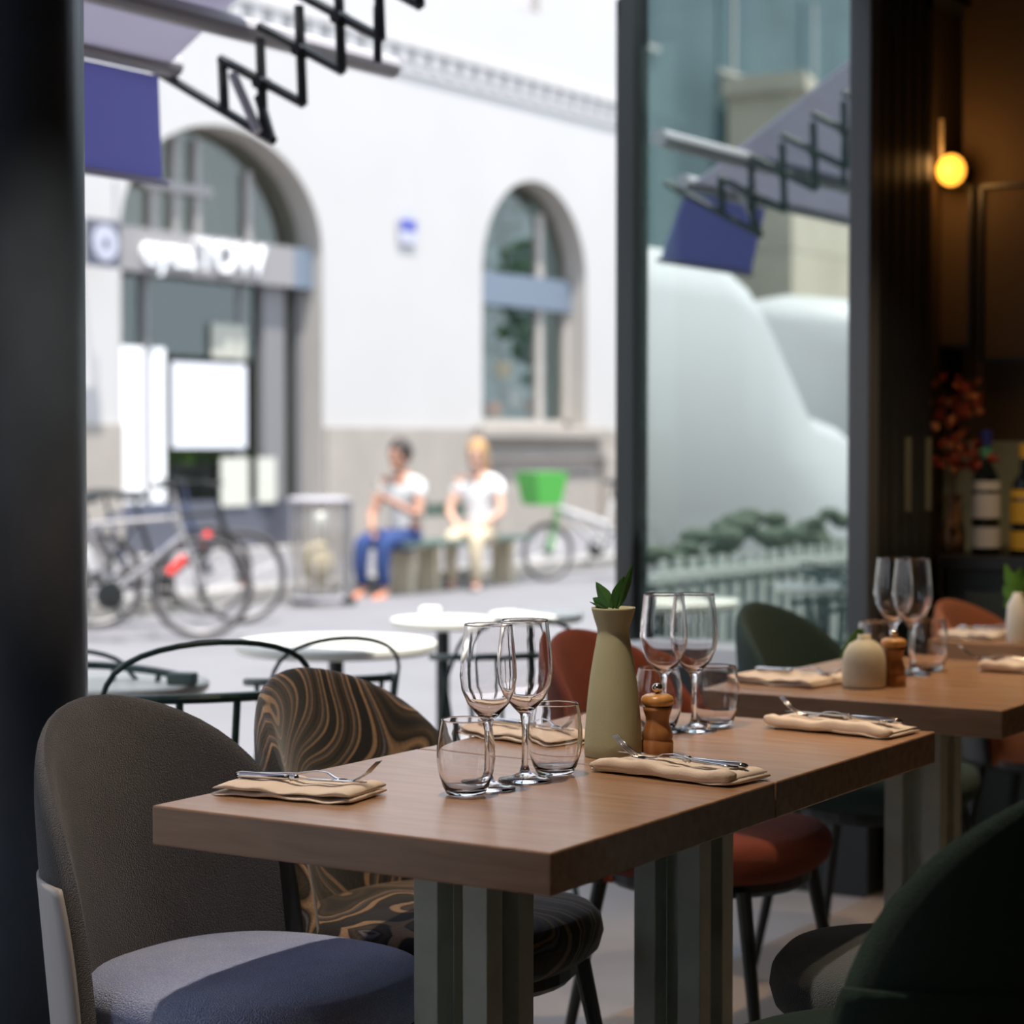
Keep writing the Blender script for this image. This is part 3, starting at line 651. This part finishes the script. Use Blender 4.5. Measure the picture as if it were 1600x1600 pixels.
def chair(loc, rz, lab, back, seat, shell=m_black, legm=m_black, top=.845, group='upholstered shell-back dining chairs'):
    t = thing('dining_chair', lab, 'chair', (loc[0], loc[1], 0), rz, group)
    loft_back(B(), 0, .05, top=top).ob('backrest', back, t, smooth=True)
    loft_back(B(), .023, .007, vmax=.5, top=top, bot=.40, amax=80).ob('back_shell', shell, t, smooth=True)
    seatmesh(B()).ob('seat', seat, t, smooth=True)
    B().lathe([(0, .375), (.19, .375), (.2, .385), (.2, .402), (0, .402)], n=32).ob('seat_frame', m_black, t)
    for sx, sy in ((1, 1), (1, -1), (-1, 1), (-1, -1)):
        B().tube([(sx*.15, sy*.15, .39), (sx*.215, sy*.2, 0)], [.015, .009], 10).ob('leg', legm, t)
    return t
chair((-1.87, 2.31), 0, 'charcoal grey chair with blue-grey seat, nearest the dark column', m_grey, m_seat, m_shell)
chair((-1.855, 2.775), 0, 'chair in swirling black and tan fabric beside the second table', m_pat, m_pat, m_black)
chair((-1.85, 3.66), 0, 'rust velvet chair beside the third table', m_rust, m_rust)
chair((-1.86, 4.52), 0, 'dark green velvet chair in front of the glazed panel', m_green, m_green, m_shell)
chair((-1.73, 5.44), 0, 'orange velvet chair by the farthest table', m_orange, m_orange, top=.80)
chair((-.955, 2.37), PI-.25, 'large dark green velvet chair in the near corner, seen from behind', m_green, m_green, shell=m_green, top=.87)
chair((-1.09, 2.87), PI+.28, 'slate velvet chair pushed under the second table from the aisle', m_teal, m_teal)

# ------------------------------------------------------------------ tableware
def wine(p, lab, s=1):
    o = B(); prof = [(0, 0), (.036, 0), (.0372, .0015), (.036, .003), (.02, .006), (.008, .012), (.0045, .022), (.0038, .05), (.0042, .078), (.007, .092), (.016, .101), (.028, .115), (.036, .134), (.0385, .152), (.0375, .175), (.035, .198), (.0326, .2205), (.0325, .222), (.032, .2226), (.0315, .222), (.0316, .2205), (.034, .198), (.0365, .175), (.0375, .152), (.035, .1342), (.0270, .1162), (.015, .104), (.006, .0985), (0, .0975)]
    o.lathe([(r*s, z*s) for r, z in prof], n=48); q = o.ob('wine_glass', m_gl, smooth=True); q.location = p+Vector((0, 0, .0005)); return tag(q, lab, 'wine glass', 'stemmed wine glasses')
def tumbler(p, lab, s=1):
    prof = [(0, .0), (.022, 0), (.026, .002), (.031, .012), (.0365, .03), (.039, .048), (.0385, .065), (.036, .085), (.0332, .0985), (.033, .1), (.0324, .1006), (.0318, .1), (.032, .0985), (.0349, .085), (.0373, .065), (.0378, .048), (.0353, .0305), (.0296, .0135), (.024, .008), (0, .0065)]
    q = B().lathe([(r*s, z*s) for r, z in prof], n=48).ob('tumbler', m_gl, smooth=True); q.location = p+Vector((0, 0, .0005)); return tag(q, lab, 'tumbler', 'round-bellied water tumblers')
wine(tz(763, 1233), 'wine glass left of the first pair on the nearest table')
wine(tz(820, 1220), 'wine glass right of the first pair on the nearest table')
tumbler(tz(728, 1242), 'nearest water tumbler, left of both wine glasses')
tumbler(tz(867, 1210), 'water tumbler just left of the tall sage vase')
wine(tz(1037, 1143), 'wine glass directly behind the nearer pepper mill')
wine(tz(1084, 1142), 'wine glass between the nearer pepper mill and its tumbler')
tumbler(tz(1029, 1140), 'water tumbler half hidden behind the nearer pepper mill')
tumbler(tz(1118, 1135), 'water tumbler at the far end of the second table')
wine(tz(1396, 1050), 'left of the two wine glasses on the third table', 1.05)
wine(tz(1425, 1054), 'right of the two wine glasses on the third table', 1.05)
tumbler(tz(1369, 1052), 'tumbler behind the cream vase on the third table', 1.05)
tumbler(tz(1450, 1048), 'tumbler right of the wine glasses on the third table', 1.05)

def leaf(b, base, tip, w, droop=0, fold=.25):
    base, tip = Vector(base), Vector(tip); d = tip-base; L = d.length; d.normalize(); side = d.cross(Vector((FW.x, FW.y, .3))).normalized(); nrm = side.cross(d)
    N = 8; Lr, Md, Rr = [], [], []
    for i in range(N+1):
        u = i/N; ww = w*math.sin(PI*min(1, u**.8*1.0))**.8*(1+.06*math.sin(i*5)); c = base+d*L*u+Vector((0, 0, -droop*u*u))
        Lr.append(c-side*ww+nrm*ww*fold); Md.append(c); Rr.append(c+side*ww+nrm*ww*fold)
    for a, c in ((Lr, Md), (Md, Rr)):
        va = [b.b.verts.new(p) for p in a]; vc = [b.b.verts.new(p) for p in c]
        for i in range(N): b.b.faces.new((va[i], va[i+1], vc[i+1], vc[i]))
    return b
p = tz(958, 1181); vs = thing('tall_vase', 'tall sage green ceramic vase with flared rim on the nearest table', 'vase', p)
B().lathe([(0, 0), (.041, 0), (.043, .003), (.0432, .02), (.0415, .05), (.0385, .085), (.0345, .12), (.0295, .15), (.025, .175), (.0235, .184), (.0245, .192), (.029, .206), (.0325, .219), (.033, .222), (.0315, .222), (.027, .207), (.0215, .186), (.022, .17), (.022, .12), (0, .11)], n=56).ob('body', m_vase, vs, smooth=True)
lf = thing('leafy_sprig', 'sprig of dark green leaves standing in the tall sage vase', 'sprig', p)
def lp(px, py): q = tY(px, py, p.y)-p; return q
for i, (a, c, w_) in enumerate([((955, 950), (931, 909), .010), ((962, 952), (975, 900), .011), ((950, 952), (926, 934), .010), ((968, 948), (989, 880), .006), ((945, 952), (921, 940), .002), ((958, 952), (957, 930), .005)]):
    leaf(B(), lp(*a), lp(*c), w_).ob('leaf', m_leaf, lf, solid=.0006)
B().tube([(0, 0, .12), (.002, 0, .2), lp(975, 915)], .0012, 6).ob('stem', m_stem, lf)
def mill(p, lab, s=1):
    t = thing('pepper_mill', lab, 'pepper mill', p, 0, 'wooden pepper mills'); t.scale = (s, s, s)
    B().lathe([(0, 0), (.0235, 0), (.024, .003), (.024, .022), (.0225, .024), (.0225, .027), (.0235, .030), (.021, .040), (.0175, .050), (.0175, .058), (.021, .068), (.0225, .074), (0, .074)], n=40).ob('body', m_mill, t, smooth=True)
    B().lathe([(0, .0745), (.019, .0745), (.024, .079), (.0248, .084), (.023, .089), (.0165, .0925), (0, .0935)], n=40).ob('cap', m_cap, t, smooth=True)
    B().lathe([(0, .0935), (.004, .0935), (.0035, .096), (.0075, .099), (.0082, .103), (.006, .1075), (0, .109)], n=20).ob('knob', m_steel, t, smooth=True)
mill(tz(1027, 1181), 'wooden pepper mill beside the tall sage vase')
mill(tz(1396, 1072), 'wooden pepper mill beside the round cream vase', 1.0)
p = tz(1350, 1074); v2_ = thing('round_vase', 'squat cream ceramic vase with domed shoulders on the third table', 'vase', p)
B().lathe([(0, 0), (.037, 0), (.041, .004), (.042, .02), (.0415, .05), (.038, .068), (.029, .083), (.016, .091), (.0125, .094), (.0125, .102), (.0105, .102), (.0105, .09), (.03, .06), (.03, .02), (0, .01)], n=48).ob('body', m_vase2, v2_, smooth=True)
l2 = thing('leafy_sprig', 'drooping green sprig hanging from the round cream vase', 'sprig', p)
def lq(px, py): return tY(px, py, p.y)-p
for a, c, w_ in [((1345, 985), (1311, 1030), .008), ((1348, 982), (1325, 1010), .009), ((1350, 984), (1333, 990), .006)]: leaf(B(), lq(*a), lq(*c), w_).ob('leaf', m_leaf2, l2, solid=.0006)
B().tube([(0, 0, .05), (0, 0, .104), lq(1335, 992)], .0013, 6).ob('stem', m_stem, l2)
p = tz(1590, 1004); v3_ = thing('white_vase', 'white ceramic bottle vase on the farthest table', 'vase', p)
B().lathe([(0, 0), (.024, 0), (.026, .004), (.027, .05), (.024, .09), (.014, .108), (.010, .118), (.008, .118), (.01, .1), (.018, .08), (0, .02)], n=40).ob('body', m_vase3, v3_, smooth=True)
l3 = thing('leafy_sprig', 'bright green sprig in the white vase on the farthest table', 'sprig', p)
for a, c, w_ in [((1588, 930), (1568, 950), .012), ((1588, 930), (1570, 880), .014), ((1590, 930), (1595, 885), .016), ((1592, 930), (1615, 900), .016), ((1585, 935), (1600, 905), .015), ((1580, 935), (1567, 915), .01)]: leaf(B(), lq(*a), lq(*c), w_).ob('leaf', m_leaf2, l3, solid=.0006)
B().tube([(0, 0, .08), (0, 0, .13)], .0015, 6).ob('stem', m_stem, l3)

# napkins with cutlery
def napkin(px, labs, roll, flip):
    a, b_, c = tz(*px[0]), tz(*px[1]), tz(*px[2]); ex = (b_-a).normalized(); L = (b_-a).length; wv = (c-b_); wy = wv-ex*wv.dot(ex); Wd = wy.length; ey = wy.normalized(); rz = math.atan2(ex.y, ex.x)
    loc = (a+b_)/2+wy/2; n = 22; H = .018 if not roll else .017
    t = thing('napkin', labs[0], 'napkin', loc, rz, 'folded cream cloth napkins')
    def layer(z0, z1, ins, seed, yc, half, hook):
        R = []; random.seed(seed); ph = random.random()*6
        for i in range(n+1):
            u = i/n; x = (-.5+u)*(L-ins); wob = .0016*math.sin(u*9+ph)+.001*math.sin(u*23+ph); h2 = half*(1+.04*math.sin(u*7+ph))
            e = .55 if i in (0, n) else 1
            zm = (z0+z1)/2+wob*.4
            row = []
            for k in range(16):
                an = 2*PI*k/16; cx, sz = math.cos(an), math.sin(an)
                yy = yc+math.copysign(abs(cx)**.6, cx)*h2*(.97 if e < 1 else 1); zz = zm+math.copysign(abs(sz)**.8, sz)*(z1-z0)/2*e+(wob if sz > 0 else 0)
                row.append((x, yy+wob, max(zz, .0006)))
            R.append(row)
        return B().rings(R)
    hw = Wd/2
    if roll:
        layer(.001, .010, 0, px[0][0], 0.002, hw, 0).ob('lower_fold', m_nap, t, smooth=True)
        layer(.004, .0215, .004, px[0][0]+3, -hw+.011, .011, 0).ob('rolled_edge', m_nap, t, smooth=True)
        layer(.008, .014, .008, px[0][0]+5, .006, hw-.008, 0).ob('upper_fold', m_nap, t, smooth=True)
        zt = .0175
    else:
        layer(.0006, .0075, 0, px[0][0], 0, hw, 0).ob('lower_fold', m_nap, t, smooth=True)
        layer(.0070, .0155, .003, px[0][0]+2, 0, hw*.97, 0).ob('upper_fold', m_nap, t, smooth=True)
        zt = .0175
    sg = -1 if flip else 1   # handles towards -x (sg=1) or +x (sg=-1)
    # knife
    kn = thing('table_knife', labs[1], 'knife', loc+Vector((0, 0, zt))+ey*(-.004 if not roll else .012), rz+(0 if sg == 1 else PI)+(.06 if not roll else -.02), 'steel table knives')
    B().tube([(-L*.5+.012, 0, .005), (-L*.5+.02, 0, .005), (-.02, 0, .005), (-.012, 0, .005)], [.004, .007, .0055, .004], 10, flat=(.7, 1)).ob('handle', m_steel, kn, smooth=True)
    B().lathe([(0, -.012), (.0052, -.010), (.0035, -.006), (.0052, -.003), (.004, 0), (0, .002)], (0, 0, .005), 14, 'x').ob('bolster', m_steel, kn, smooth=True)
    bl = [(-.0, -.005), (.02, -.007), (.07, -.008), (L*.5-.012, -.003), (L*.5-.004, .003), (.07, .004), (0, .003)]
    B().prism(bl, .004, .0055, 'z').ob('blade', m_steel, kn)
    fk = thing('table_fork', labs[2], 'fork', loc+Vector((0, 0, zt))+ey*(.014 if not roll else -.006), rz+(0 if sg == 1 else PI)+(-.05 if not roll else .10), 'steel table forks')
    x0 = -L*.5+.022
    pts = [(x0, 0, .003), (x0+.02, 0, .004), (x0+.07, 0, .008), (x0+.10, 0, .0135), (x0+.118, 0, .012), (x0+.132, 0, .005), (x0+.145, 0, .003)]
    B().tube(pts, [.0055, .0075, .004, .003, .003, .005, .009], 10, flat=(.28, 1)).ob('handle', m_steel, fk, smooth=True)
    b = B(); q0 = Vector((x0+.145, 0, .003))
    for k in range(4):
        y_ = (k-1.5)*.0048; b.tube([q0+Vector((-.004, y_*.8, 0)), q0+Vector((.015, y_, .002)), q0+Vector((.035, y_, .014)), q0+Vector((.052, y_*.95, .030))], [.0013, .0013, .0012, .0006], 6)
    b.ob('tines', m_steel, fk, smooth=True)
    return t
napkin([(328, 1243), (543, 1260), (586, 1238)], ['flat folded napkin at the near left corner of the nearest table', 'knife on the flat napkin nearest the charcoal chair', 'fork with raised tines on the flat napkin nearest the charcoal chair'], False, False)
napkin([(710, 1148), (862, 1171), (912, 1154)], ['flat folded napkin behind the first wine glasses', 'knife on the napkin behind the first wine glasses', 'fork on the napkin behind the first wine glasses'], False, False)
napkin([(920, 1206), (1138, 1233), (1170, 1214)], ['rolled napkin in front of the tall sage vase', 'knife on the rolled napkin in front of the sage vase', 'fork on the rolled napkin in front of the sage vase'], True, True)
napkin([(1190, 1138), (1388, 1157), (1412, 1143)], ['rolled napkin at the far aisle end of the second table', 'knife on the rolled napkin of the second table', 'fork on the rolled napkin of the second table'], True, True)
napkin([(1140, 1066), (1266, 1077), (1296, 1062)], ['flat folded napkin at the left edge of the third table', 'knife on the flat napkin left of the cream vase', 'fork on the flat napkin left of the cream vase'], False, False)
napkin([(1527, 1050), (1650, 1056), (1665, 1043)], ['rolled napkin at the right edge of the third table', 'knife on the rolled napkin at the right of the third table', 'fork on the rolled napkin at the right of the third table'], True, True)
napkin([(1470, 998), (1552, 1002), (1568, 991)], ['flat napkin left of the white vase on the farthest table', 'knife on the farthest napkin, by the white vase', 'fork on the farthest napkin, by the white vase'], False, False)

# ------------------------------------------------------------------ bar corner
bc = thing('bar_counter', 'dark bar counter with green panelled front in the back corner', 'counter', (-1.3, 5.9, 0))
B().lim((-.88, -.15, .86), (3.5, .14, .90)).ob('counter_top', m_dark, bc, bevel=.004)
B().lim((-.86, -.12, 0), (3.5, .14, .86)).ob('cabinet', M('panel_green', (.05, .065, .055), .5), bc)
for k in range(5): B().lim((-.80+k*.4, -.135, .1), (-.46+k*.4, -.12, .8)).ob('panel', M('panel_green_%d' % k, (.055, .07, .06), .5), bc)
def bottle(px, py, h, lab, lm, foil, foil2=None, r=.04):
    q = tY(px, py, 5.86); q.z = .90; t = thing('bottle', lab, 'bottle', q); s = h/.33
    B().lathe([(0, 0), (r, 0), (r, .19*s), (r*.9, .215*s), (.014, .25*s), (.013, .325*s), (.015, .33*s), (0, .33*s)], n=28).ob('glass', m_bottle, t, smooth=True)
    B().lathe([(r+.0006, .1*s), (r+.001, .1*s), (r+.001, .165*s), (r+.0006, .165*s)], n=28).ob('label', lm, t)
    B().lathe([(r+.0006, .175*s), (r+.001, .175*s), (r*.96+.0012, .2*s), (r*.96, .2*s)], n=28).ob('shoulder_label', lm, t)
    B().lathe([(r+.0006, .02*s), (r+.001, .02*s), (r+.001, .075*s), (r+.0006, .075*s)], n=28).ob('lower_label', lm, t)
    B().lathe([(.0145, .295*s), (.0155, .295*s), (.0165, .335*s), (0, .337*s)], n=18).ob('capsule', foil, t)
    if foil2: B().lathe([(.0145, .262*s), (.0158, .262*s), (.0158, .29*s), (.0145, .29*s)], n=18).ob('neck_band', foil2, t)
bottle(1540, 858, .35, 'dark wine bottle with white labels and blue capsule on the bar', m_label, m_blue, m_gfoil)
bottle(1600, 855, .31, 'bottle with yellow label at the right edge of the bar', m_yel, m_yel)
q = tY(1490, 860, 5.9); fl = thing('flower_vase', 'slim glass vase behind the folded doors on the bar', 'vase', (q.x, q.y, .90))
B().lathe([(0, 0), (.03, 0), (.035, .05), (.02, .14), (.025, .17), (.022, .17), (.017, .14), (.03, .05), (0, .01)], n=24).ob('body', M('amber_glass', (.2, .1, .05), .15), fl, smooth=True)
df = thing('dried_flowers', 'bunch of dried red and orange leaves in the vase on the bar', 'flowers', (q.x, q.y, .90))
random.seed(3); bs = [B(), B(), B()]
for k in range(90):
    u = random.random(); c = tY(1480+random.gauss(20, 24), 740-random.random()*150, 5.85+random.uniform(-.06, .08))-Vector((q.x, q.y, .90))
    a = Vector((random.gauss(0, 1), random.gauss(0, 1), random.gauss(0, 1))).normalized()*random.uniform(.02, .045); leaf(bs[0 if random.random() < .7 else 1], c, c+a, .012)
bs[0].ob('red_leaves', m_red, df); bs[1].ob('orange_leaves', m_dor, df)
for k in range(6): bs[2].tube([(0, 0, .1), (random.uniform(-.02, .04), 0, .25), (random.uniform(-.05, .09), random.uniform(-.03, .03), .48)], .002, 5)
bs[2].ob('twigs', m_bark, df)
st(B().lim((-2.27, 6.035, .90), (.6, 6.05, 1.225)).ob('trim_bar_panel', M('olive_panel', (.32, .34, .24), .6)))
# wall lamp, framed pictures
q = tY(1486, 266, 5.95); lm = thing('wall_lamp', 'glowing amber globe wall lamp above the bar', 'lamp', q)
B().sph((0, 0, 0), .043, (1, 1, 1.1), 24).ob('globe', m_amber, lm, smooth=True)
B().tube([(-.03, 0, -.02), (-.03, 0, .15)], .007, 8).ob('rod', M('lamp_brass', (.5, .42, .3), .4, .3), lm); B().lathe([(0, 0), (.03, 0), (.03, .07), (0, .07)], (0, .03, 0), 16, 'y').ob('mount', m_dark, lm)
ll = bpy.data.lights.new('lamp_glow', 'POINT'); ll.energy = 1.4; ll.color = (1, .5, .15); ll.shadow_soft_size = .05; lo = bpy.data.objects.new('lamp_glow', ll); COL.objects.link(lo); lo.parent = lm; lo.location = (0, -.12, 0)
def frame(px0, py0, px1, py1, lab, yy=6.03):
    a, c = tY(px0, py0, yy), tY(px1, py1, yy); t = thing('picture_frame', lab, 'picture', ((a.x+c.x)/2, yy, (a.z+c.z)/2)); hx, hz = (c.x-a.x)/2, (a.z-c.z)/2
    b = B()
    for s in (-1, 1): b.lim((s*hx-.006, -.015, -hz), (s*hx+.006, .01, hz)).lim((-hx, -.015, s*hz-.006), (hx, .01, s*hz+.006))
    b.ob('frame', m_dark, t); B().lim((-hx, 0, -hz), (hx, .008, hz)).ob('print', m_brown, t)
frame(1440, 296, 1517, 541, 'narrow dark-framed brown print left on the back wall')
frame(1535, 292, 1700, 560, 'large dark-framed brown print right of the lamp on the back wall')

# ------------------------------------------------------------------ interior lamps
def spot(loc, e, where, size=1.2, blend=.5, col=(1, .80, .60), r=.03):
    t = thing('ceiling_spot', 'black ceiling spotlight '+where, 'lamp', loc, 0, 'ceiling spotlights')
    B().lathe([(.03, 0), (.045, 0), (.045, .12), (.03, .12)], n=20).ob('housing', m_black, t)
    l = bpy.data.lights.new('spot', 'SPOT'); l.energy = e; l.spot_size = size; l.spot_blend = blend; l.color = col; l.shadow_soft_size = r
    o = bpy.data.objects.new('spot', l); COL.objects.link(o); o.parent = t; o.location = (0, 0, -.01)
spot((-1.62, 2.25, 2.68), 82, 'above the nearest table'); spot((-1.45, 3.9, 2.68), 80, 'above the third table', col=(1, .72, .45)); spot((-1.4, 5.1, 2.68), 40, 'above the farthest table and the bar', 1.5, col=(1, .72, .45))
spot((.6, 1.0, 2.68), 8, 'added unseen to brighten the middle of the room', 2.2)  # extra out-of-view spot, added as fill for the dark interior
